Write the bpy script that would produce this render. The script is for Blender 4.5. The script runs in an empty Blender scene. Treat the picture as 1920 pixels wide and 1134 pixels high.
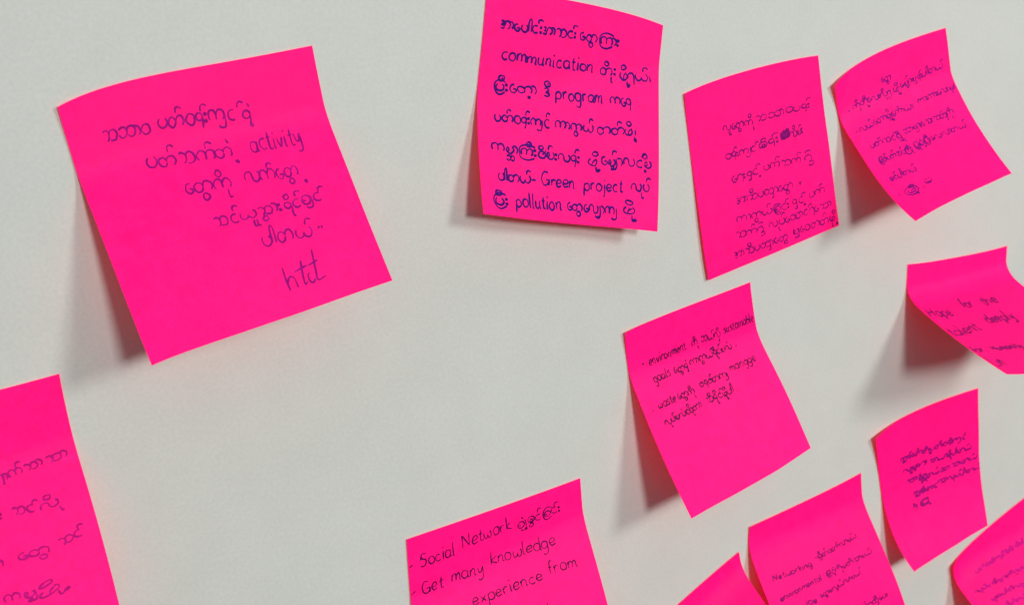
import bpy, math, random
import numpy as np
from mathutils import Matrix, Vector

scene = bpy.context.scene
COL = scene.collection
MM = 0.001

# ------------------------------------------------------------------ measured data
# wall coordinates in millimetres: X to the right along the wall, Y up, Z out of the wall
LENS = 37.511
CAM_POS = [-184.454, 106.802, 314.411]
CAM_ROT = [[0.831016, 0.271299, -0.485601], [-0.14538, 0.948582, 0.28117], [0.536914, -0.16306, 0.827729]]
LIGHT_SLOPES = [0.063, 0.2086, 0.7181, 0.3202]
SHEET = {
    'A': [-1.32613, 0.95405, 0.02856, 0.1378, 0.47411, 0.43863, -0.00407, 0.12, 0.25, 0.74973, 0.16153],
    'B': [0.09743, 1.08066, -0.30408, 0.17602, 0.21798, 0.16781, 0.25016, 0.0, 0.3, 0.62855, 0.25272],
    'C': [0.87034, 0.59215, 0.04951, 0.13691, 0.05418, 0.01345, 0.05087, 0.1, 0.2, 0.50312, -0.05889],
    'D': [1.69685, 0.52918, 0.10525, 0.15245, 0.45431, 0.87031, -0.0648, 0.28, 0.22, 0.75046, -0.04544],
    'E': [0.43959, -0.26248, 0.03435, 0.15572, 0.41098, 0.49367, -0.08178, 0.15, 0.2, 0.74749, 0.10587],
    'F': [2.13652, -0.42639, -0.13671, 0.04885, 1.05936, 1.26971, 0.03512, 0.0, 0.3, 0.69768, -0.20927],
    'G': [1.86684, -1.16006, -0.01648, 0.16742, 0.02752, 0.54778, -0.07456, 0.3, 0.3, 0.75349, 0.08904],
    'H': [0.98387, -1.29663, -0.06013, 0.04201, 0.45, 0.29482, -0.04847, 0.08, 0.3, 1.213, 0.0294],
    'I': [2.31715, -2.07809, 0.13717, 0.05807, 0.76094, 0.45792, -0.16214, 0.25, 0.2, 0.43612, 0.0],
    'J': [0.20246, -1.59809, 0.24793, 0.02, 0.85, 0.45043, 0.068, 0.1, 0.3, 0.7, 0.0],
    'K': [-0.57582, -0.70013, -0.08462, 0.13435, 0.39155, 0.39687, 0.12576, 0.04, 0.3, 0.78148, 0.0],
    'L': [-2.25994, 0.2495, -0.04289, 0.15904, 0.37454, 0.34904, 0.0447, 0.05, 0.3, 0.7, 0.0],
}
WARP = {
    'A': [[-0.6793, 0.5298], [0.1172, -0.8864], [-0.367, -0.133], [-0.0158, -0.1263], [0.263, -0.0501], [-0.0844, -0.2475], [-0.3488, 0.2509], [0.1223, -0.0126], [-0.0309, 0.1205], [0.523, -0.0154], [-0.3494, 0.9545], [0.0833, -0.0746], [-0.3331, 1.2227], [0.0737, -0.7216], [0.3539, -0.7476]],
    'B': [[0.0456, -0.0629], [-0.2985, -0.7758], [-0.0877, 0.0961], [0.4663, -0.2104], [0.2182, -0.0376], [0.426, 0.1228], [-0.1581, -0.3516], [-0.4176, -0.0087], [-0.301, -0.0853], [-0.1249, -0.1648], [0.2836, 0.7769], [-0.0783, -0.0222], [-0.1102, -0.6316], [0.0842, 0.3048], [-0.0893, -0.188]],
    'C': [[0.0503, 0.7209], [-0.4662, -0.1299], [-0.3399, -0.2104], [0.5061, 0.0572], [0.6448, -0.0283], [-0.0676, -0.0933], [0.3824, 0.3454], [-0.176, -0.1968], [-0.1089, 0.1568], [0.1354, -0.3637], [-0.2215, 0.9506], [-0.0756, -0.2355], [-0.0902, 0.1207], [0.1933, -0.152], [0.0969, -0.3459]],
    'D': [[0.2947, 2.0654], [-1.147, -0.4967], [-1.7607, -0.9372], [0.5346, 1.0339], [0.0166, -0.0575], [-0.4057, 0.1118], [-0.6601, -0.5748], [-0.0968, -0.1497], [-0.5838, -0.3604], [0.5092, -0.9261], [-0.6297, 1.4112], [-0.4623, -0.7534], [-0.2431, 0.7735], [-0.143, -0.7313], [0.2123, -0.4238]],
    'E': [[-1.0486, 1.366], [0.7096, -0.8059], [0.0079, -1.0686], [-0.2817, -0.0308], [0.2752, -0.4273], [-2.5036, 0.2625], [1.1587, 0.2841], [-0.2157, -0.7253], [-0.7381, 0.0249], [-0.1283, 0.5399], [0.1143, 0.7107], [-0.0014, -0.245], [-0.6492, 0.2733], [0.4312, -0.0159], [-0.0338, 0.0886]],
    'F': [[-0.5969, -1.3444], [-0.37, -0.903], [0.0405, 0.0618], [-0.0062, -0.0509], [-0.1426, -0.3091], [0.3154, 0.0034], [-0.007, -0.3618], [-0.2083, -0.4218], [0.0344, -0.0778], [0.194, 0.6633], [0.0876, 0.479], [0.1083, 0.3148], [-0.0417, -0.4285], [-0.0794, -0.4037], [0.1267, 0.441]],
    'G': [[0.4126, 0.4215], [0.3853, 0.1317], [-2.3258, -0.2274], [-0.5151, 0.5249], [0.1732, 0.1413], [-0.3056, -0.3829], [-1.8441, 0.6946], [-1.6102, -0.8145], [-2.1069, -0.2502], [0.2809, -0.5694], [0.017, 1.4844], [-0.8649, -0.3814], [-0.1661, 0.8437], [-0.6871, -0.3679], [0.1568, -0.5045]],
    'H': [[1.8373, 0.6414], [2.0534, 1.5222], [0.404, -0.4736], [-0.531, 0.2346], [0.5626, -0.1003], [-0.4111, 1.0315], [-0.0166, -0.2926], [-0.622, -0.1006], [0.5915, 0.148], [0.218, 0.5537], [0.5056, 0.1092], [0.1504, 0.0032], [-0.1053, 0.1695], [-0.0043, -0.0488], [0.079, 0.2178]],
    'I': [[1.4631, -0.0635], [-0.3328, -0.1708], [0.0749, 0.1008], [0.0104, -0.0547], [-0.0407, 0.0293], [-0.6939, 0.6327], [0.2938, -0.1983], [-0.1242, 0.0975], [0.0459, -0.0637], [0.4354, -0.9354], [-0.2367, 0.4795], [0.1252, -0.2979], [-0.2537, 0.4275], [0.1571, -0.2437], [0.1833, -0.3978]],
    'J': [[-2.8243, -1.8471], [-1.3713, -0.7972], [0.6487, 0.4335], [-0.2542, -0.2117], [0.082, 0.1063], [-0.8193, -0.1221], [-0.5591, -0.5053], [0.3366, 0.3287], [-0.1446, -0.1898], [-0.2813, -0.3685], [-0.3611, -0.1075], [0.2452, 0.0973], [-0.1367, -0.2888], [-0.2449, -0.0166], [-0.0814, -0.2078]],
    'K': [[-0.2549, 0.3996], [-0.466, 0.2666], [-0.07, -0.2414], [0.0005, 0.154], [0.0428, -0.1003], [0.1451, 0.4813], [0.2255, -0.0364], [-0.2806, -0.0682], [0.1002, 0.0674], [-0.0116, 0.2296], [-0.1259, -0.0375], [-0.0192, -0.0202], [0.035, 0.0889], [0.082, 0.007], [-0.0075, 0.0341]],
    'L': [[0.0741, 0.1872], [0.2294, 0.1476], [-0.2834, -0.1144], [-0.4342, 0.1212], [0.2758, -0.0876], [0.0232, 0.1938], [0.0999, 0.0003], [-0.1582, -0.0276], [-0.2786, 0.0541], [0.0115, 0.1244], [0.0555, -0.0214], [-0.1008, -0.0039], [0.0069, 0.0826], [0.0353, -0.0218], [0.0046, 0.0577]],
}
LINES = {
    'A': [
        ('သဘာဝ', 0.128, 0.1827, 0.3137, 0.1973, 0.038),
        ('ပတ်ဝန်းကျင်', 0.3427, 0.1891, 0.6444, 0.2175, 0.0399),
        ('နဲ့', 0.666, 0.2292, 0.6998, 0.2303, 0.0411),
        ('ပတ်သက်တဲ့', 0.2558, 0.3209, 0.5886, 0.3549, 0.0412),
        ('activity', 0.6563, 0.3532, 0.8652, 0.3666, 0.0436),
        ('တွေကို', 0.3572, 0.4542, 0.5317, 0.4682, 0.0419),
        ('လက်တွေ့', 0.5862, 0.4669, 0.8052, 0.4915, 0.0432),
        ('သင်ယူသွား', 0.4093, 0.6009, 0.6847, 0.6071, 0.0347),
        ('နိုင်ချင်', 0.6963, 0.6104, 0.8551, 0.6103, 0.0333),
        ('ပါတယ်', 0.5596, 0.7189, 0.7593, 0.7333, 0.0415),
        ('။', 0.784, 0.7213, 0.8181, 0.7264, 0.0281),
        ('~', 0.5956, 0.9119, 0.7463, 0.9136, 0.0561),
    ],
    'B': [
        ('အပေါင်းအသင်း', 0.0817, 0.1722, 0.493, 0.16, 0.0326),
        ('တွေကြား', 0.5115, 0.162, 0.7421, 0.1596, 0.0334),
        ('communication', 0.1026, 0.302, 0.6052, 0.2964, 0.0332),
        ('တိုး', 0.6478, 0.2954, 0.7402, 0.2935, 0.0349),
        ('ဖို့ရယ်၊', 0.7654, 0.3055, 0.9603, 0.2794, 0.0362),
        ('ပြီးတော့', 0.0768, 0.4402, 0.3066, 0.4344, 0.0338),
        ('ဒီ', 0.3347, 0.4358, 0.3777, 0.4355, 0.0345),
        ('program', 0.4005, 0.4425, 0.6671, 0.4327, 0.0352),
        ('ကနေ', 0.7072, 0.4275, 0.831, 0.423, 0.0361),
        ('ပတ်ဝန်းကျင်', 0.085, 0.5762, 0.3748, 0.5756, 0.0344),
        ('ကာကွယ်', 0.3975, 0.5732, 0.6137, 0.5747, 0.0349),
        ('တတ်ဖို့၊', 0.6317, 0.5777, 0.8656, 0.5546, 0.0358),
        ('ကမ္ဘာကြီးစိမ်းလန်း', 0.0667, 0.7108, 0.5381, 0.7235, 0.0344),
        ('ဖို့', 0.5856, 0.722, 0.642, 0.7236, 0.0351),
        ('မျှော်လင့်မိ', 0.6613, 0.717, 0.9539, 0.7001, 0.0358),
        ('ပါတယ်-', 0.0934, 0.8395, 0.2998, 0.8368, 0.0342),
        ('Green', 0.3228, 0.8365, 0.5153, 0.8395, 0.0345),
        ('project', 0.5628, 0.8423, 0.7915, 0.8311, 0.0351),
        ('လုပ်', 0.8367, 0.8241, 0.9479, 0.8128, 0.0361),
        ('ပြီး', 0.0579, 0.9512, 0.138, 0.9474, 0.0341),
        ('pollution', 0.1758, 0.9483, 0.4367, 0.9438, 0.0343),
        ('တွေလျော့ကျ', 0.4668, 0.9366, 0.7557, 0.9442, 0.0348),
        ('ဖို့', 0.7882, 0.9271, 0.8569, 0.9316, 0.0355),
    ],
    'C': [
        ('လူတွေကို', 0.2402, 0.2686, 0.4588, 0.2844, 0.0296),
        ('သဘာဝပန်း', 0.4759, 0.2791, 0.8964, 0.2859, 0.0309),
        ('ဝန်းကျင်', 0.2328, 0.4192, 0.4615, 0.4272, 0.0297),
        ('ထိန်း', 0.478, 0.4255, 0.6263, 0.4183, 0.0303),
        ('#', 0.6459, 0.4194, 0.7199, 0.407, 0.0412),
        ('သိမ်း', 0.7219, 0.4219, 0.816, 0.4144, 0.0313),
        ('ရေးနှင့်', 0.2519, 0.5437, 0.4536, 0.5484, 0.03),
        ('ပက်သက်', 0.4877, 0.5397, 0.7733, 0.5678, 0.0309),
        ('၍', 0.797, 0.5775, 0.874, 0.5781, 0.0319),
        ('အသိပညာတွေ', 0.2607, 0.6632, 0.692, 0.6904, 0.0306),
        ('+', 0.7303, 0.6947, 0.7616, 0.691, 0.0281),
        ('ကာကွယ်ခြင်း', 0.2456, 0.7615, 0.6398, 0.7919, 0.0307),
        ('နှင့်', 0.6661, 0.7872, 0.7597, 0.7893, 0.0317),
        ('ပက်', 0.7956, 0.7808, 0.9264, 0.7791, 0.0323),
        ('သက်၍', 0.2225, 0.8417, 0.4433, 0.8598, 0.0307),
        ('လုပ်ဆောင်ရသော', 0.4679, 0.8599, 0.9598, 0.8711, 0.0318),
        ('အသိပညာတွေ', 0.1937, 0.9439, 0.5988, 0.9531, 0.0311),
        ('မျှဝေတတ်ဖို့', 0.6346, 0.9454, 0.9734, 0.959, 0.0324),
    ],
    'D': [
        ('တွေ', 0.3914, 0.1867, 0.4756, 0.197, 0.0294),
        ('-', 0.0658, 0.2467, 0.0995, 0.2549, 0.0265),
        ('ကိုတို့လေးလို့ရ', 0.1205, 0.2482, 0.4516, 0.2808, 0.0271),
        ('ဖို့', 0.4716, 0.2754, 0.5269, 0.2785, 0.0279),
        ('မျှော်မှန်းပါတယ်', 0.5428, 0.2704, 0.9374, 0.2486, 0.0294),
        ('-', 0.057, 0.3786, 0.0816, 0.3837, 0.0248),
        ('လယ်တောချို့ကော်ယာ', 0.0881, 0.3845, 0.5811, 0.4098, 0.0262),
        ('ကားကားလေးမှ', 0.6354, 0.4018, 0.9667, 0.396, 0.0281),
        ('/', 0.9682, 0.3964, 0.9896, 0.3973, 0.0236),
        ('ပတ်သင်ချို့', 0.0895, 0.4949, 0.3691, 0.5327, 0.0255),
        ('ဘာများသေးသည်ကို', 0.3953, 0.523, 0.8736, 0.535, 0.027),
        ('ဖြစ်ပတ်သင်ကြိုး', 0.0896, 0.5994, 0.3833, 0.6271, 0.0256),
        ('ပြုခဲ့ပြီးလေလာတယ်', 0.4059, 0.6223, 0.9044, 0.6374, 0.0269),
        ('ထင်ပါတယ်', 0.0824, 0.7243, 0.3131, 0.7398, 0.0259),
        ('-', 0.0494, 0.8251, 0.0755, 0.8291, 0.0259),
        ('ဖြိုး', 0.107, 0.8382, 0.2437, 0.8448, 0.0265),
        ('..', 0.2594, 0.847, 0.2774, 0.8487, 0.0268),
        ('@', 0.3064, 0.8389, 0.3683, 0.8392, 0.0298),
    ],
    'E': [
        ('-', 0.0914, 0.2269, 0.1203, 0.2288, 0.0283),
        ('environment', 0.1518, 0.2378, 0.4354, 0.2348, 0.0289),
        ('ကို', 0.479, 0.2359, 0.5251, 0.2353, 0.0301),
        ('ဘယ်လို', 0.5507, 0.2331, 0.7006, 0.2486, 0.0307),
        ('sustainable', 0.7307, 0.241, 0.9878, 0.2479, 0.0323),
        ('goals', 0.1499, 0.3301, 0.2784, 0.3289, 0.0267),
        ('တွေနဲ့', 0.3078, 0.3298, 0.4111, 0.335, 0.0271),
        ('ကာကွယ်နိုင်မလဲ', 0.4319, 0.3291, 0.7682, 0.3377, 0.028),
        ('.', 0.792, 0.3364, 0.807, 0.3376, 0.0288),
        ('.', 0.0594, 0.4582, 0.0714, 0.4586, 0.0258),
        ('waste', 0.1109, 0.4596, 0.2484, 0.463, 0.0259),
        ('တွေကို', 0.2617, 0.4613, 0.3886, 0.4672, 0.0261),
        ('စနစ်တကျ', 0.4399, 0.4532, 0.6559, 0.4642, 0.0266),
        ('mangge', 0.6819, 0.4472, 0.9002, 0.4567, 0.0271),
        ('လုပ်မလဲဆိုတာ', 0.1091, 0.5511, 0.399, 0.549, 0.0257),
        ('သိနိုင်ဖို့ပါ', 0.4379, 0.5438, 0.6476, 0.5523, 0.0261),
        ('.', 0.6594, 0.5514, 0.6735, 0.5527, 0.0262),
    ],
    'F': [
        ('Hope', 0.0259, 0.3829, 0.2298, 0.3989, 0.0478),
        ('for', 0.3604, 0.3536, 0.4598, 0.3635, 0.0456),
        ('the', 0.5366, 0.3714, 0.6746, 0.3717, 0.0456),
        ('talent', 0.0173, 0.5706, 0.3054, 0.5504, 0.0483),
        ('deeply', 0.4145, 0.5207, 0.6458, 0.5293, 0.0453),
        ('for', 0.0104, 0.744, 0.1084, 0.7436, 0.0328),
        ('Humanity', 0.1781, 0.7426, 0.419, 0.7662, 0.0272),
        ('Lin', 0.0319, 0.8998, 0.1306, 0.8907, 0.0589),
    ],
    'G': [
        ('ကျွန်တော်', 0.204, 0.2963, 0.4176, 0.315, 0.0233),
        ('တို့ပတ်ဝန်းကျင်', 0.4167, 0.3219, 0.8642, 0.3582, 0.0244),
        ('လူမှုရေး', 0.219, 0.3893, 0.4577, 0.4014, 0.0232),
        ('သာယာဖို့ပါတယ်', 0.4764, 0.4152, 0.9161, 0.4534, 0.0244),
        ('သာ', 0.2437, 0.4748, 0.344, 0.481, 0.0222),
        ('ဖို့ပြုတယ်', 0.3611, 0.4971, 0.5657, 0.5105, 0.0224),
        ('ဘာသာတယ်', 0.5761, 0.5113, 0.9744, 0.5431, 0.0234),
        ('ကျွန်အောင်', 0.2898, 0.572, 0.535, 0.5976, 0.0213),
        ('သာလုပ်ပါတယ်', 0.5499, 0.582, 1.0043, 0.6248, 0.0223),
        ('ဦး', 0.2645, 0.6588, 0.3033, 0.6527, 0.0203),
        ('ပြု', 0.3219, 0.6595, 0.4197, 0.6562, 0.0205),
    ],
    'H': [
        ('Networking', 0.092, 0.3864, 0.4135, 0.4029, 0.0214),
        ('-', 0.4452, 0.3791, 0.4692, 0.3803, 0.0216),
        ('ချိတ်ဆက်လာမယ်', 0.4747, 0.3815, 0.8346, 0.3871, 0.0218),
        ('environmental', 0.0886, 0.5134, 0.4437, 0.5051, 0.0214),
        ('ဖြင့်ကိုမတ်သာမယ်', 0.4823, 0.5024, 0.902, 0.5186, 0.0217),
        ('lge', 0.2598, 0.5977, 0.3476, 0.6165, 0.0214),
        ('တွေဖလှယ်လာမယ်', 0.3802, 0.6009, 0.7497, 0.5927, 0.0216),
        ('ကူညီပေး', 0.6999, 0.7998, 0.8954, 0.803, 0.0218),
        ('ပညာတွေ', 0.2382, 0.7221, 0.5262, 0.7407, 0.0215),
        ('သိလာမယ်', 0.5463, 0.776, 0.7036, 0.7923, 0.0217),
    ],
    'I': [
        ('ပတ်ဝန်းကျင်ထိန်းသိမ်း', 0.2137, 0.2112, 0.7815, 0.2992, 0.0165),
        ('လုပ်ငန်းများကိုသာ', 0.0862, 0.2944, 0.6066, 0.4182, 0.0153),
        ('ပူးပေါင်းလုပ်', 0.1681, 0.403, 0.5322, 0.491, 0.0154),
        ('ဖို့ပါတယ်', 0.2406, 0.4957, 0.4669, 0.5601, 0.0155),
    ],
    'J': [
        ('k', 0.7059, 0.1691, 0.7256, 0.1734, 0.0169),
    ],
    'K': [
        ('-', 0.0012, 0.162, 0.0335, 0.1538, 0.0373),
        ('Social', 0.0621, 0.164, 0.2491, 0.1632, 0.0377),
        ('Network', 0.2908, 0.144, 0.5738, 0.1351, 0.0388),
        ('ချဲ့', 0.6085, 0.1505, 0.6634, 0.1449, 0.0327),
        ('ထွင်ခြင်း', 0.6676, 0.1408, 0.8613, 0.1387, 0.033),
        ('-', 0.0024, 0.2991, 0.038, 0.2877, 0.0354),
        ('Get', 0.0591, 0.2994, 0.1735, 0.3037, 0.0349),
        ('many', 0.2168, 0.2918, 0.3924, 0.3057, 0.035),
        ('knowledge', 0.4355, 0.2815, 0.8129, 0.2991, 0.0352),
        ('experience', 0.2978, 0.4381, 0.6915, 0.4379, 0.0334),
        ('from', 0.7253, 0.4248, 0.8994, 0.4379, 0.0343),
        ('others', 0.3736, 0.563, 0.5295, 0.5639, 0.0329),
        ('d', 0.6457, 0.6086, 0.6775, 0.6107, 0.0333),
    ],
    'L': [
        ('ကျောင်းရာ', 0.5792, 0.3406, 0.7513, 0.3378, 0.0254),
        ('က်သာ', 0.7556, 0.3352, 0.8777, 0.3224, 0.0259),
        ('သာ', 0.8846, 0.3248, 0.9664, 0.3187, 0.0262),
        ('ပတ်ဝန်း', 0.5713, 0.4573, 0.6959, 0.4691, 0.025),
        ('သင်', 0.732, 0.4696, 0.8109, 0.477, 0.0254),
        ('လို', 0.8269, 0.4867, 0.8967, 0.4784, 0.0257),
        ('ကောင်းတာ', 0.5097, 0.6239, 0.6619, 0.6331, 0.0246),
        ('တွေ', 0.7093, 0.6306, 0.8253, 0.6371, 0.0251),
        ('သင်', 0.853, 0.631, 0.9444, 0.6154, 0.0255),
        ('ကမျှ', 0.6311, 0.7599, 0.744, 0.7715, 0.0247),
        ('ဖို့', 0.7464, 0.7923, 0.8214, 0.773, 0.0249),
    ],
}


def to_world(P):
    P = np.asarray(P, float)
    return np.stack([P[..., 0], -P[..., 2], P[..., 1]], -1) * MM

# ------------------------------------------------------------------ camera
cam = bpy.data.objects.new('camera', bpy.data.cameras.new('camera'))
COL.objects.link(cam)
scene.camera = cam
B = np.array([[1, 0, 0], [0, 0, -1], [0, 1, 0]], float)
Rw = B @ np.array(CAM_ROT)
M = Matrix(Rw.tolist()).to_4x4()
M.translation = Vector(to_world(CAM_POS).tolist())
cam.matrix_world = M
cam.data.sensor_width = 36
cam.data.sensor_fit = 'HORIZONTAL'
cam.data.lens = LENS
cam.data.clip_start = 0.01
cam.data.clip_end = 50
cam.data.dof.use_dof = True
cam.data.dof.focus_distance = 0.365
cam.data.dof.aperture_fstop = 20

# ------------------------------------------------------------------ light: two ceiling lamps in front of the wall, dim room
world = bpy.data.worlds.new('World')
scene.world = world
world.use_nodes = True
bg = world.node_tree.nodes['Background']
# the lit ceiling overhead is the brightest part of the room, the floor the darkest
wt = world.node_tree
wtc = wt.nodes.new('ShaderNodeTexCoord')
wsp = wt.nodes.new('ShaderNodeSeparateXYZ')
wmr = wt.nodes.new('ShaderNodeMapRange')
wmr.inputs['From Min'].default_value = -1; wmr.inputs['From Max'].default_value = 1
wrp = wt.nodes.new('ShaderNodeValToRGB')
wrp.color_ramp.elements[0].position = 0.0; wrp.color_ramp.elements[0].color = (0.04, 0.04, 0.04, 1)
wrp.color_ramp.elements[1].position = 1.0; wrp.color_ramp.elements[1].color = (0.86, 0.90, 0.92, 1)
wmid = wrp.color_ramp.elements.new(0.5); wmid.color = (0.13, 0.135, 0.14, 1)
wt.links.new(wtc.outputs['Generated'], wsp.inputs[0]); wt.links.new(wsp.outputs['Z'], wmr.inputs['Value'])
wt.links.new(wmr.outputs['Result'], wrp.inputs['Fac']); wt.links.new(wrp.outputs['Color'], bg.inputs['Color'])
bg.inputs['Strength'].default_value = 1.0

def area_lamp(name, slope, dist, size, watts, colour):
    dv = np.array([slope[0], slope[1], 1.0]); dv /= np.linalg.norm(dv)
    target = np.array([20., -20., 0.])
    pos = to_world(target + dv * dist * 1000)
    l = bpy.data.lights.new(name, 'AREA')
    l.shape = 'DISK'; l.size = size
    l.energy = watts; l.color = colour
    o = bpy.data.objects.new(name, l); COL.objects.link(o)
    o.location = pos.tolist()
    o.rotation_euler = (Vector(to_world(target).tolist()) - o.location).to_track_quat('-Z', 'Y').to_euler()
    return o
area_lamp('ceiling_lamp', LIGHT_SLOPES[0:2], 3.0, 0.54, 61, (1.0, 0.985, 0.96))
area_lamp('side_lamp', LIGHT_SLOPES[2:4], 3.0, 0.66, 55, (1.0, 0.972, 0.93))

scene.view_settings.view_transform = 'Standard'
scene.view_settings.look = 'None'
scene.view_settings.exposure = 0
scene.view_settings.gamma = 1
scene.cycles.max_bounces = 16
scene.cycles.diffuse_bounces = 12
scene.cycles.transmission_bounces = 12

# ------------------------------------------------------------------ materials
def new_mat(name):
    m = bpy.data.materials.new(name); m.use_nodes = True
    nt = m.node_tree
    return m, nt, nt.nodes['Principled BSDF'], nt.nodes['Material Output']

def wall_material():
    m, nt, p, out = new_mat('matt_wall_paint')
    tc = nt.nodes.new('ShaderNodeTexCoord')
    n1 = nt.nodes.new('ShaderNodeTexNoise'); n1.inputs['Scale'].default_value = 6; n1.inputs['Detail'].default_value = 3
    n2 = nt.nodes.new('ShaderNodeTexNoise'); n2.inputs['Scale'].default_value = 900; n2.inputs['Detail'].default_value = 4
    n3 = nt.nodes.new('ShaderNodeTexNoise'); n3.inputs['Scale'].default_value = 220; n3.inputs['Detail'].default_value = 3
    r = nt.nodes.new('ShaderNodeValToRGB')
    r.color_ramp.elements[0].position = 0.3; r.color_ramp.elements[0].color = (0.4059, 0.4271, 0.4056, 1)
    r.color_ramp.elements[1].position = 0.7; r.color_ramp.elements[1].color = (0.4255, 0.4455, 0.4225, 1)
    mx = nt.nodes.new('ShaderNodeMix'); mx.data_type = 'RGBA'; mx.blend_type = 'MULTIPLY'
    r2 = nt.nodes.new('ShaderNodeValToRGB')
    r2.color_ramp.elements[0].position = 0.25; r2.color_ramp.elements[0].color = (0.90, 0.90, 0.90, 1)
    r2.color_ramp.elements[1].position = 0.75; r2.color_ramp.elements[1].color = (1, 1, 1, 1)
    for n in (n1, n2, n3): nt.links.new(tc.outputs['Object'], n.inputs['Vector'])
    nt.links.new(n1.outputs['Fac'], r.inputs['Fac'])
    nt.links.new(n2.outputs['Fac'], r2.inputs['Fac'])
    mx.inputs[0].default_value = 1.0
    nt.links.new(r.outputs['Color'], mx.inputs[6]); nt.links.new(r2.outputs['Color'], mx.inputs[7])
    n4 = nt.nodes.new('ShaderNodeTexNoise'); n4.inputs['Scale'].default_value = 48; n4.inputs['Detail'].default_value = 6; n4.inputs['Roughness'].default_value = 0.7
    nt.links.new(tc.outputs['Object'], n4.inputs['Vector'])
    r4 = nt.nodes.new('ShaderNodeValToRGB')
    r4.color_ramp.elements[0].position = 0.3; r4.color_ramp.elements[0].color = (0.955, 0.955, 0.95, 1)
    r4.color_ramp.elements[1].position = 0.7; r4.color_ramp.elements[1].color = (1, 1, 1, 1)
    nt.links.new(n4.outputs['Fac'], r4.inputs['Fac'])
    mx2 = nt.nodes.new('ShaderNodeMix'); mx2.data_type = 'RGBA'; mx2.blend_type = 'MULTIPLY'; mx2.inputs[0].default_value = 1
    nt.links.new(mx.outputs[2], mx2.inputs[6]); nt.links.new(r4.outputs['Color'], mx2.inputs[7])
    nt.links.new(mx2.outputs[2], p.inputs['Base Color'])
    b = nt.nodes.new('ShaderNodeBump'); b.inputs['Strength'].default_value = 0.10; b.inputs['Distance'].default_value = 0.0006
    nt.links.new(n3.outputs['Fac'], b.inputs['Height']); nt.links.new(b.outputs['Normal'], p.inputs['Normal'])
    p.inputs['Roughness'].default_value = 0.62
    p.inputs['Specular IOR Level'].default_value = 0.25
    return m

def paper_material(name, colour, offset, through=0.6):
    m, nt, p, out = new_mat(name)
    tc = nt.nodes.new('ShaderNodeTexCoord')
    mp = nt.nodes.new('ShaderNodeMapping'); mp.inputs['Location'].default_value = (offset, offset * 1.7, 0)
    n1 = nt.nodes.new('ShaderNodeTexNoise'); n1.inputs['Scale'].default_value = 1400; n1.inputs['Detail'].default_value = 3
    n2 = nt.nodes.new('ShaderNodeTexNoise'); n2.inputs['Scale'].default_value = 60; n2.inputs['Detail'].default_value = 3
    nt.links.new(tc.outputs['Object'], mp.inputs['Vector'])
    for n in (n1, n2): nt.links.new(mp.outputs['Vector'], n.inputs['Vector'])
    r = nt.nodes.new('ShaderNodeValToRGB')
    c = colour
    r.color_ramp.elements[0].position = 0.3; r.color_ramp.elements[0].color = (c[0] * 0.95, c[1] * 0.6, c[2] * 0.84, 1)
    r.color_ramp.elements[1].position = 0.7; r.color_ramp.elements[1].color = (c[0], c[1] * 1.4, c[2] * 1.10, 1)
    nt.links.new(n1.outputs['Fac'], r.inputs['Fac'])
    n3 = nt.nodes.new('ShaderNodeTexNoise'); n3.inputs['Scale'].default_value = 260; n3.inputs['Detail'].default_value = 5
    nt.links.new(mp.outputs['Vector'], n3.inputs['Vector'])
    r3 = nt.nodes.new('ShaderNodeValToRGB')
    r3.color_ramp.elements[0].position = 0.3; r3.color_ramp.elements[0].color = (0.97, 0.55, 0.88, 1)
    r3.color_ramp.elements[1].position = 0.7; r3.color_ramp.elements[1].color = (1, 1, 1, 1)
    nt.links.new(n3.outputs['Fac'], r3.inputs['Fac'])
    mm = nt.nodes.new('ShaderNodeMix'); mm.data_type = 'RGBA'; mm.blend_type = 'MULTIPLY'; mm.inputs[0].default_value = 1
    nt.links.new(r.outputs['Color'], mm.inputs[6]); nt.links.new(r3.outputs['Color'], mm.inputs[7])
    nt.links.new(mm.outputs[2], p.inputs['Base Color'])
    b = nt.nodes.new('ShaderNodeBump'); b.inputs['Strength'].default_value = 0.30; b.inputs['Distance'].default_value = 0.0005
    nt.links.new(n2.outputs['Fac'], b.inputs['Height']); nt.links.new(b.outputs['Normal'], p.inputs['Normal'])
    p.inputs['Roughness'].default_value = 0.55
    p.inputs['Specular IOR Level'].default_value = 0.15
    tr = nt.nodes.new('ShaderNodeBsdfTranslucent'); tr.inputs['Color'].default_value = (1.32, 0.004, 0.17, 1)
    ms = nt.nodes.new('ShaderNodeMixShader'); ms.inputs['Fac'].default_value = through
    nt.links.new(p.outputs[0], ms.inputs[1]); nt.links.new(tr.outputs[0], ms.inputs[2])
    nt.links.new(ms.outputs[0], out.inputs['Surface'])
    return m

def ink_material(name, dark, light):
    m, nt, p, out = new_mat(name)
    tc = nt.nodes.new('ShaderNodeTexCoord')
    n1 = nt.nodes.new('ShaderNodeTexNoise'); n1.inputs['Scale'].default_value = 420; n1.inputs['Detail'].default_value = 4
    nt.links.new(tc.outputs['Object'], n1.inputs['Vector'])
    r = nt.nodes.new('ShaderNodeValToRGB')
    r.color_ramp.elements[0].position = 0.50; r.color_ramp.elements[0].color = (*dark, 1)
    r.color_ramp.elements[1].position = 0.76; r.color_ramp.elements[1].color = (*light, 1)
    nt.links.new(n1.outputs['Fac'], r.inputs['Fac']); nt.links.new(r.outputs['Color'], p.inputs['Base Color'])
    p.inputs['Roughness'].default_value = 0.6
    p.inputs['Specular IOR Level'].default_value = 0.05
    return m

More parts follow.
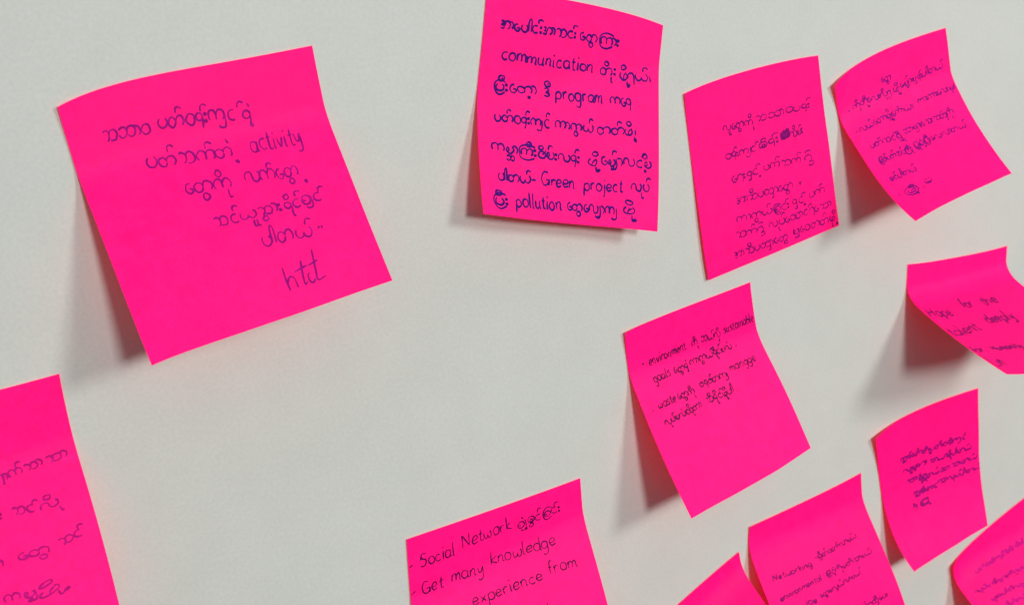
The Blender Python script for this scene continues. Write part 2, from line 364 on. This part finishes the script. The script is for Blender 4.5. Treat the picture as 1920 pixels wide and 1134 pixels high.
# ------------------------------------------------------------------ sheet shape (a 76 mm square, stuck along its top edge)
SIZE = 76.0
EXP = [(i, j) for i in range(5) for j in range(5 - i)]
def smooth(x):
    x = np.clip(x, 0, 1); return x * x * (3 - 2 * x)
def bend(s, s0, w, t1, t2):
    q = np.linspace(-0.3, 1.35, 1321)
    th = t1 * smooth((q - s0) / w) + (t2 - t1) * np.clip((q - s0 - w) / max(1 - s0 - w, .2), 0, 1.5)
    th = np.where(q < s0, 0, th)
    dq = q[1] - q[0]
    L = np.cumsum(np.cos(th)) * dq; Z = np.cumsum(np.sin(th)) * dq
    L = L - np.interp(0, q, L); Z = Z - np.interp(0, q, Z)
    return np.interp(s, q, L), np.interp(s, q, Z)
def sheet(key, u, v):
    p = SHEET[key]; c2 = np.array(WARP[key])
    c, s_ = math.cos(p[6]), math.sin(p[6])
    s = v * c + (u - .5) * s_; t = (u - .5) * c - v * s_
    L, Z = bend(s, p[3], 0.25, p[4], p[5])
    vv = L * c - t * s_; uu = L * s_ + t * c + .5
    ca, sa = math.cos(p[9]), math.sin(p[9])
    Z = Z + p[7] * 10 / SIZE * np.clip(1 - (u * ca + v * sa) / max(p[8], .05), 0, 1) ** 2
    Z = Z + p[10] * 10 / SIZE * np.clip(1 - (u * .7 + (1 - v) * .7) / .45, 0, 1) ** 2
    cr, sr = math.cos(p[2]), math.sin(p[2])
    X = uu * SIZE; Y = -vv * SIZE
    P = np.stack([p[0] * 100 + cr * X - sr * Y, p[1] * 100 + sr * X + cr * Y, Z * SIZE], 1)
    Bs = np.stack([(2 * u - 1) ** i * (2 * v - 1) ** j for i, j in EXP], 1)
    P[:, :2] += np.clip(Bs @ c2, -9, 9)
    h = sum(ord(ch) for ch in key)
    wr = 0.26 * np.sin(7.1 * u + 3.3 * v + h) + 0.2 * np.sin(-5.2 * u + 8.7 * v + 2.1 * h) + 0.07 * np.sin(17 * u + 13 * v + 1.3 * h)
    P[:, 2] += wr * smooth(P[:, 2] / 6)
    z = P[:, 2]
    P[:, 2] = 0.16 + np.where(z > 0.5, z, 0.25 * (np.exp(np.minimum(z, .5) * 2 - 1) ) + 0.25)
    return P
def sheet_normal(key, u, v):
    e = 1e-3
    a = sheet(key, u + e, v) - sheet(key, u - e, v)
    b = sheet(key, u, v - e) - sheet(key, u, v + e)
    n = np.cross(a, b)
    return n / np.linalg.norm(n, axis=1, keepdims=True)

def link_mesh(name, verts, faces, material, parent=None, shade=True):
    me = bpy.data.meshes.new(name)
    me.from_pydata([tuple(map(float, v)) for v in verts], [], faces)
    me.materials.append(material)
    if shade:
        for f in me.polygons: f.use_smooth = True
    me.update()
    o = bpy.data.objects.new(name, me); COL.objects.link(o)
    if parent is not None:
        o.parent = parent
    return o

def paper_mesh(key, origin, material, back, parent):
    n = 84
    g = np.linspace(0, 1, n + 1)
    # slightly imperfect guillotine cut
    u, v = [a.ravel() for a in np.meshgrid(g, g)]
    F = sheet(key, u, v); N = sheet_normal(key, u, v)
    K = F - N * 0.11
    verts = to_world(np.concatenate([F, K])) - origin
    faces = []
    m = n + 1; o = m * m
    for j in range(n):
        for i in range(n):
            a = j * m + i
            faces.append((a, a + m, a + m + 1, a + 1))
            faces.append((o + a, o + a + 1, o + a + m + 1, o + a + m))
    for i in range(n):
        a, b = i, i + 1; faces.append((a, b, o + b, o + a))
        a, b = n * m + i, n * m + i + 1; faces.append((b, a, o + a, o + b))
        a, b = i * m, (i + 1) * m; faces.append((b, a, o + a, o + b))
        a, b = i * m + n, (i + 1) * m + n; faces.append((a, b, o + b, o + a))
    ob = link_mesh('paper_sheet', verts, faces, material, parent)
    me = ob.data
    me.materials.append(back)
    for i in range(1, 2 * n * n, 2): me.polygons[i].material_index = 1
    sharp = me.attributes.new('sharp_edge', 'BOOLEAN', 'EDGE')
    for e in me.edges:
        i, j = e.vertices
        ii, jj = i % o, j % o
        on = lambda k: (k // m in (0, n)) or (k % m in (0, n))
        if on(ii) and on(jj) and ((ii // m == jj // m and ii // m in (0, n)) or (ii % m == jj % m and ii % m in (0, n))):
            sharp.data[e.index].value = True
    return ob

# ------------------------------------------------------------------ handwriting: pen strokes, x height 1, baseline 0
def A(cx, cy, rx, ry, a0, a1, n=None):
    n = n or max(4, int(abs(a1 - a0) / 30) + 1)
    return [(cx + rx * math.cos(math.radians(a0 + (a1 - a0) * i / (n - 1))), cy + ry * math.sin(math.radians(a0 + (a1 - a0) * i / (n - 1)))) for i in range(n)]
O = lambda cx, cy, r: A(cx, cy, r, r, 100, 475)
DOT = lambda x, y, r=.07: [(x - r, y - r), (x + r, y + r * .6), (x + r * .3, y - r * .5)]
MY = {   # width, strokes
 'က': (1.75, [A(.42, .5, .40, .5, 235, 0) + [(.82, .1)], A(1.25, .5, .42, .5, 170, -55)]),
 'ခ': (1.0, [A(.5, .5, .48, .5, 160, -190) + [(.3, .45), (.5, .4)]]),
 'ဂ': (1.0, [A(.5, .5, .46, .5, 235, -55)]),
 'င': (.95, [A(.5, .5, .46, .5, 55, 310)]),
 'စ': (1.0, [A(.5, .45, .46, .46, 60, 400), [(.5, .5), (.8, .75), (.95, 1.1)]]),
 'ဆ': (1.75, [A(.42, .5, .4, .5, 20, 360), A(1.28, .5, .44, .5, 180, -150), [(.85, .5), (1.2, .55)]]),
 'ဇ': (1.0, [[(.1, .9), (.5, 1.0), (.75, .8), (.4, .55), (.8, .4), (.7, .05), (.2, 0), (.05, .3)]]),
 'ည': (1.75, [A(.42, .5, .4, .5, 30, 380), A(1.28, .5, .42, .5, 180, -90) + [(.9, .1)], [(1.65, .3), (1.6, -.6), (1.2, -.75)]]),
 'ဉ': (1.0, [A(.5, .5, .45, .5, 200, -60) + [(.5, -.6)]]),
 'တ': (1.75, [A(.42, .45, .4, .45, 10, 360), A(1.25, .5, .42, .5, 180, -60)]),
 'ထ': (1.0, [A(.5, .5, .48, .5, 90, 450), A(.5, .35, .2, .2, 90, 450)]),
 'ဒ': (.9, [[(.1, .9), (.5, 1.0), (.72, .75), (.35, .5), (.78, .35), (.6, 0), (.05, .1)]]),
 'န': (.85, [A(.4, .6, .36, .38, 0, 360), [(.76, .62), (.75, .1), (.62, -.55)]]),
 'ပ': (1.0, [A(.5, .48, .46, .5, 125, 420)]),
 'ဖ': (1.0, [A(.5, .48, .46, .5, 125, 420), [(.45, .05), (.5, .5), (.75, .7)]]),
 'ဗ': (1.0, [A(.5, .48, .46, .5, 100, 440), [(.45, .9), (.55, .6), (.8, .6)]]),
 'ဘ': (1.75, [A(.42, .5, .4, .5, 150, -160), A(1.26, .5, .42, .5, 180, -150)]),
 'မ': (1.05, [A(.55, .48, .45, .5, 125, 420), [(.3, .85), (.42, .5), (.2, .25), (.02, .4)]]),
 'ယ': (1.7, [A(.42, .5, .4, .5, 135, 360), A(1.24, .5, .42, .5, 180, 425)]),
 'ရ': (.85, [A(.42, .55, .4, .45, 215, 0) + [(.8, .1), (.72, -.6)]]),
 'လ': (1.7, [A(.4, .5, .38, .5, 215, 0) + A(1.2, .5, .42, .5, 190, 425)]),
 'ဝ': (1.0, [A(.5, .5, .46, .5, 90, 455)]),
 'သ': (1.6, [A(.38, .5, .38, .5, 135, -80), A(1.16, .5, .42, .5, 165, -90) + [(.8, .05)]]),
 'ဟ': (1.0, [A(.5, .55, .44, .45, 130, 420) + [(.95, .2), (.6, -.6)]]),
 'အ': (1.85, [[(.05, .92), (.42, .95), (.35, .55), (.12, .5), (.5, .42), (.5, .02), (.02, .1)], A(1.02, .5, .4, .48, 190, -80), A(1.5, .5, .35, .48, 150, -60)]),
 'ဦ': (1.2, [A(.5, .5, .45, .5, 200, -60), O(.5, 1.5, .25), [(.6, -.2), (.9, -.6)]]),
 '၍': (1.2, [A(.45, .55, .42, .45, 215, 0) + [(.85, 0), (.5, -.3)], A(.75, -.4, .4, .35, 120, -150), A(.55, 1.45, .4, .25, 200, 20)]),
 '၊': (.45, [[(.2, .75), (.22, -.1)]]),
 '။': (.8, [[(.2, .7), (.15, .2)], [(.5, .72), (.45, .2)]]),
}
LA = {
 'a': (.98, [A(.42, .5, .4, .5, 40, 380) , [(.83, 1.0), (.82, .15), (.98, .02)]]),
 'b': (.92, [[(.08, 1.9), (.06, .05)], A(.45, .45, .39, .46, 170, -185)]),
 'c': (.85, [A(.46, .5, .42, .5, 50, 315)]),
 'd': (.98, [A(.42, .5, .4, .5, 40, 380), [(.85, 1.9), (.83, .15), (.98, 0)]]),
 'e': (.88, [[(.05, .48), (.5, .5), (.78, .68), (.6, .98), (.25, .92), (.04, .45), (.3, .02), (.82, .2)]]),
 'f': (.62, [[(.68, 1.75), (.45, 1.9), (.3, 1.5), (.28, 0)], [(.02, .95), (.6, 1.02)]]),
 'g': (.95, [A(.42, .5, .4, .5, 40, 380), [(.83, 1.0), (.8, -.4), (.5, -.8), (.08, -.62)]]),
 'h': (.92, [[(.1, 1.9), (.07, 0)], [(.08, .5), (.4, .98), (.74, .75), (.76, 0)]]),
 'i': (.34, [[(.14, 1.0), (.13, .1), (.26, .02)], DOT(.15, 1.5)]),
 'j': (.45, [[(.32, 1.0), (.3, -.5), (.02, -.75)], DOT(.33, 1.5)]),
 'k': (.85, [[(.1, 1.9), (.07, 0)], [(.7, 1.0), (.12, .48), (.8, .02)]]),
 'l': (.34, [[(.12, 1.9), (.1, .12), (.28, .02)]]),
 'm': (1.3, [[(.06, 1.0), (.08, 0)], [(.08, .55), (.34, .98), (.58, .8), (.6, .02)], [(.6, .55), (.9, 1.0), (1.12, .75), (1.12, .1), (1.28, .05)]]),
 'n': (.9, [[(.06, 1.0), (.08, 0)], [(.08, .55), (.4, 1.0), (.7, .78), (.7, .08), (.9, .05)]]),
 'o': (.92, [A(.45, .5, .41, .5, 95, 465)]),
 'p': (.95, [[(.1, 1.0), (.07, -.75)], A(.48, .5, .4, .5, 165, -180)]),
 'r': (.7, [[(.1, 1.0), (.12, 0)], [(.12, .55), (.35, .95), (.66, .85)]]),
 's': (.75, [[(.68, .9), (.35, 1.0), (.15, .75), (.55, .45), (.6, .1), (.05, .05)]]),
 't': (.62, [[(.3, 1.6), (.26, .15), (.5, .02), (.6, .12)], [(.0, 1.0), (.58, 1.08)]]),
 'u': (.95, [[(.08, 1.0), (.1, .3), (.38, 0), (.7, .3), (.74, 1.0)], [(.74, 1.0), (.75, .1), (.92, .02)]]),
 'v': (.8, [[(.05, 1.0), (.38, 0), (.75, 1.0)]]),
 'w': (1.25, [A(.35, .5, .3, .5, 140, 360), A(.92, .5, .28, .5, 180, 420)]),
 'x': (.85, [[(.08, .95), (.75, .02)], [(.78, 1.0), (.05, .0)]]),
 'y': (.9, [[(.08, 1.0), (.2, .3), (.5, .25), (.76, 1.0)], [(.76, 1.0), (.7, -.5), (.3, -.8), (.08, -.6)]]),
 'G': (1.35, [A(.6, .85, .55, .88, 55, 320) + [(1.1, .6)], [(.65, .62), (1.15, .68), (1.12, -.05)]]),
 'H': (1.2, [[(.1, 1.8), (.08, 0)], [(.08, .9), (1.0, .95)], [(1.02, 1.8), (1.0, 0)]]),
 'L': (1.0, [[(.12, 1.8), (.08, .05), (.85, .05)]]),
 'N': (1.3, [[(.08, 0), (.15, 1.75)], [(.15, 1.75), (.95, .05)], [(.95, .05), (1.12, 1.8)]]),
 'S': (1.1, [[(1.0, 1.6), (.5, 1.7), (.15, 1.45), (.3, 1.05), (.85, .75), (.8, .2), (.3, 0), (.05, .2)], [(.15, 1.5), (.1, .9)]]),
 '-': (.9, [[(.1, .45), (.8, .5)]]), '+': (.9, [[(.1, .5), (.8, .55)], [(.45, 1.0), (.42, 0)]]),
 '/': (.5, [[(.3, 1.6), (.05, -.3)], [(.34, 1.5), (.1, -.2)]]), '.': (.3, [DOT(.15, .05, .09)]),
}
SIGNS = 'ါာိီုူေဲံ့း္်ျြွှ'

def rnd_dot(x, y, r, rg): return A(x, y, r, r, 90, 470, 8)
def lay_out(text, rg):
    """strokes of a line of handwriting, in x heights; returns strokes, width"""
    out = []; x = 0.0; i = 0
    def put(st, dx, dy=0, sc=1):
        j = lambda: rg.uniform(-.035, .035)
        sx, sy, sh = 1 + rg.uniform(-.07, .07), 1 + rg.uniform(-.08, .08), rg.uniform(-.06, .06)
        ox, oy = rg.uniform(-.04, .04), rg.uniform(-.06, .06)
        for s in st:
            out.append([(dx + ox + sc * (px * sx + py * sh) + j(), dy + oy + sc * py * sy + j()) for px, py in s])
    while i < len(text):
        ch = text[i]; i += 1
        if ch == ' ': x += .6; continue
        if ch == '#':       # a scribbled out word
            z = [(.1 + 1.5 * k / 17, (.05 if k % 2 else 1.0) + rg.uniform(-.12, .12)) for k in range(18)]
            put([z], x); put([[(1.6 - q[0], q[1]) for q in z]], x); put([z[::-1]], x + .05, .05); x += 1.7; continue
        if ch == '~':       # tall signature
            put([[(.1, 1.8), (.05, .9), (0, -.05)], [(.02, .5), (.35, .95), (.55, .7), (.5, .02)], [(1.25, 1.9), (1.0, .7), (.97, .1), (1.2, .25)], [(.6, 1.15), (1.5, 1.4)],
                 [(1.5, .8), (1.3, .65), (1.28, .15), (1.5, .08), (1.62, .3)], [(2.15, 2.4), (1.85, .9), (1.78, .15), (2.3, .3)], [(1.5, 1.3), (2.25, 1.5)]], x); x += 2.3; continue
        if ch == '@':       # smiling face
            put([A(.5, .5, .5, .5, 150, 390), DOT(.28, .85, .13), DOT(.68, .9, .13), A(.5, .45, .28, .25, 200, 340)], x); x += 1.1; continue
        if ch in LA:
            w, st = LA[ch]; put(st, x); x += w + .12 + rg.uniform(-.02, .05); continue
        if ch not in MY: continue
        signs = ''
        while i < len(text) and text[i] in SIGNS:
            if text[i] == '္':
                sub = text[i + 1]; i += 2; signs += '_' + sub; continue
            signs += text[i]; i += 1
        w, st = MY[ch]
        if 'ေ' in signs:
            put([A(.42, .48, .38, .5, 75, 345) + [(.6, .45), (.35, .4)]], x); x += .92
        if 'ြ' in signs:
            put([[(w + .25, 1.15), (w * .55, 1.42), (.05, 1.1), (-.1, .45), (.15, -.3), (w * .6, -.5), (w + .2, -.15)]], x + .2); x += .28
        if '_' in signs:
            sub = signs[signs.index('_') + 1]; put(MY.get(sub, MY['ဝ'])[1], x + .1, -.95, .62)
        put(st, x)
        c = x + w / 2
        if 'ိ' in signs: put([O(c + .05, 1.5, .3)], 0)
        if 'ီ' in signs: put([O(c + .05, 1.55, .34), [(c + .05, 1.45), (c + .2, 1.62)]], 0)
        if 'ံ' in signs: put([rnd_dot(c, 1.4, .12, rg)], 0)
        if 'ဲ' in signs: put([[(c + .1, 1.7), (c + .35, 1.25)]], 0)
        if '်' in signs: put([[(c + .1, 1.15), (c + .12, 1.55), (c + .4, 1.75), (c + .75, 1.55)]], 0)
        low = 0
        if 'ွ' in signs: put([O(c, -.42, .3)], 0); low = .25
        if 'ှ' in signs: put([[(c + .25, -.1), (c + .3, -.55), (c - .1, -.6), (c - .05, -.35)]], 0); low = .3
        right = x + w
        if 'ျ' in signs: put([[(w + .08, .95), (w + .18, .1), (w + .05, -.5), (w - .5, -.55), (w - .6, -.3)]], x); right += .3
        if 'ု' in signs: put([[(right - .15, -.15), (right - .12, -.85), (right + .15, -.8)]], 0); low = .3
        if 'ူ' in signs: put([[(right - .4, -.2), (right - .38, -.85), (right - .1, -.8), (right - .05, -.2)], [(right - .05, -.3), (right, -.9), (right + .2, -.85)]], 0)
        if '့' in signs: put([rnd_dot(right + (.2 if low else -.1), -.5 - low * .6, .13, rg)], 0)
        x = right
        if 'ာ' in signs: put([A(.12, .5, .42, .5, 120, -60)], x); x += .58
        if 'ါ' in signs: put([[(.02, .1), (.06, 1.4), (.25, 1.85), (.42, 1.5), (.4, .0)]], x); x += .5
        if 'း' in signs: put([rnd_dot(.2, .8, .1, rg), rnd_dot(.22, .18, .1, rg)], x); x += .42
        x += .1 + rg.uniform(-.02, .06)
    return out, max(x - .1, .2)

def smooth_curve(pts, n=5):
    if len(pts) < 3:
        (x0, y0), (x1, y1) = pts[0], pts[-1]
        return np.array([(x0 + (x1 - x0) * k / 6, y0 + (y1 - y0) * k / 6) for k in range(7)])
    P = np.array([pts[0]] + list(pts) + [pts[-1]], float); out = []
    t = np.linspace(0, 1, n, endpoint=False)[:, None]
    for i in range(1, len(P) - 2):
        a, b, c, d = P[i - 1], P[i], P[i + 1], P[i + 2]
        out.append(.5 * ((2 * b) + (c - a) * t + (2 * a - 5 * b + 4 * c - d) * t ** 2 + (3 * b - a - 3 * c + d) * t ** 3))
    out.append(P[-2:-1])
    return np.concatenate(out)

def pen_line(name, key, spec, pen, origin, material, parent, rg):
    text, u0, v0, u1, v1, h = spec
    strokes, w = lay_out(text, rg)
    a, b = np.array([u0, v0]), np.array([u1, v1])
    d = b - a; L = np.linalg.norm(d); ex = d / L
    ey = np.array([ex[1], -ex[0]])            # towards the top of the sheet
    UV = []; faces = []; base = 0
    for s in strokes:
        c = smooth_curve(s)
        q = a + np.outer(c[:, 0] / w * L, ex) + np.outer(c[:, 1] * h, ey)
        keep = np.r_[True, np.linalg.norm(np.diff(q, axis=0), axis=1) > 1e-5]; q = q[keep]
        if len(q) < 2: continue
        tg = np.gradient(q, axis=0); tg /= np.linalg.norm(tg, axis=1, keepdims=True) + 1e-12
        nr = np.stack([-tg[:, 1], tg[:, 0]], 1)
        n = len(q); k = np.linspace(0, 1, n)
        ph = rg.uniform(0, 6)
        wd = pen / SIZE / 2 * (0.82 + 0.2 * np.sin(k * 5 + ph)) * np.minimum(1, np.minimum(k * n / 1.5 + .45, (1 - k) * n / 1.5 + .35))
        l_, r_ = q + nr * wd[:, None], q - nr * wd[:, None]
        for i in range(n): UV += [l_[i], r_[i]]
        for i in range(n - 1):
            faces.append((base + 2 * i, base + 2 * i + 1, base + 2 * i + 3, base + 2 * i + 2))
        base += 2 * n
    UV = np.clip(np.array(UV), 0.004, 0.996)
    lift = 0.03 + 0.012 * rg.random()
    P = sheet(key, UV[:, 0], UV[:, 1]); N = sheet_normal(key, UV[:, 0], UV[:, 1])
    # crossing strokes lie a hair above each other
    P = P + N * (lift + 1e-5 * np.arange(len(P)))[:, None]
    o = link_mesh(name, to_world(P) - origin, faces, material, parent)
    me = o.data
    # every stroke faces outwards
    Nw = to_world(N)
    for f in me.polygons:
        i = f.vertices[0]
        if f.normal.dot(Vector((Nw[i] / MM).tolist())) < 0: f.flip()
    return o

# ------------------------------------------------------------------ the wall
wm = wall_material()
def wall():
    x0, x1, z0, z1 = -1.6, 2.0, -1.3, 1.2
    v = [(x0, 0, z0), (x1, 0, z0), (x1, 0, z1), (x0, 0, z1), (x0, .1, z0), (x1, .1, z0), (x1, .1, z1), (x0, .1, z1)]
    f = [(0, 1, 2, 3), (5, 4, 7, 6), (4, 0, 3, 7), (1, 5, 6, 2), (3, 2, 6, 7), (4, 5, 1, 0)]
    o = link_mesh('wall', v, f, wm, None, False)
    o['kind'] = 'structure'
    o['label'] = 'plain matt off white painted wall behind the pink notes'
    o['category'] = 'wall'
wall()

# ------------------------------------------------------------------ the notes
PINK = (0.98, 0.0105, 0.43)
INK = {
 'A': ((0.19, 0.001, 0.125), (0.38, 0.003, 0.19), 0.70),
 'B': ((0.026, 0.001, 0.11), (0.040, 0.002, 0.16), 0.80),
 'C': ((0.12, 0.001, 0.10), (0.27, 0.002, 0.15), 0.68),
 'D': ((0.12, 0.001, 0.13), (0.27, 0.002, 0.18), 0.74),
 'E': ((0.045, 0.001, 0.045), (0.10, 0.002, 0.075), 0.62),
 'F': ((0.22, 0.001, 0.10), (0.34, 0.003, 0.14), 1.35),
 'G': ((0.20, 0.001, 0.115), (0.40, 0.003, 0.19), 1.2),
 'H': ((0.18, 0.001, 0.095), (0.36, 0.003, 0.16), 0.85),
 'I': ((0.38, 0.001, 0.15), (0.60, 0.004, 0.23), 1.4),
 'J': ((0.22, 0.001, 0.10), (0.38, 0.003, 0.15), 0.75),
 'K': ((0.045, 0.001, 0.045), (0.10, 0.002, 0.075), 0.55),
 'L': ((0.30, 0.001, 0.12), (0.50, 0.003, 0.19), 0.70),
}
LABEL = {
 'A': 'largest pink sticky note, signed with a tall Latin signature below five Burmese lines',
 'B': 'pink sticky note covered in bold dark blue writing including "communication" and "pollution"',
 'C': 'flat pink sticky note full of thin Burmese writing with one scribbled out word',
 'D': 'curled pink sticky note with a tiny smiling face after its last line',
 'E': 'pink sticky note beginning "environment" with its lower half left blank',
 'F': 'strongly curled pink sticky note with faint English "Hope for the"',
 'G': 'pink sticky note with smudged crowded scrawl, directly below the strongly curled note',
 'H': 'pink sticky note starting with the word "Networking" at the bottom edge',
 'I': 'pink sticky note with blurred faint writing cut off by the bottom right corner',
 'J': 'pink sticky note corner at the bottom edge, left of the "Networking" note',
 'K': 'pink sticky note listing "Social Network" and "Get many knowledge"',
 'L': 'pink sticky note cut off by the left edge, below the largest signed note',
}
for n_, key in enumerate(sorted(SHEET)):
    rg = random.Random(100 + n_)
    origin = to_world(sheet(key, np.array([.5]), np.array([.02])))[0]
    root = bpy.data.objects.new('sticky_note', None); COL.objects.link(root)
    root.empty_display_size = 0.01
    root.location = origin.tolist()
    root['label'] = LABEL[key]; root['category'] = 'sticky note'
    root['group'] = 'pink sticky notes on the wall'
    j = 1 + rg.uniform(-.02, .02)
    pm = paper_material('fluorescent_pink_paper', (PINK[0], PINK[1], PINK[2] * j), n_ * 0.37)
    bm = paper_material('fluorescent_pink_paper_back', (PINK[0], PINK[1], PINK[2] * j), n_ * 0.37, 0.6)
    paper_mesh(key, origin, pm, bm, root)
    dark, light, pen = INK[key]
    im = ink_material('pen_ink', dark, light)
    for spec in LINES.get(key, []):
        t = spec[0]
        name = {'~': 'signature', '#': 'crossed_out_word', '@': 'smiling_face', '-': 'dash', '.': 'full_stop', '+': 'plus_sign'}.get(t, 'handwritten_word')
        pen_line(name, key, spec, pen, origin, im, root, rg)
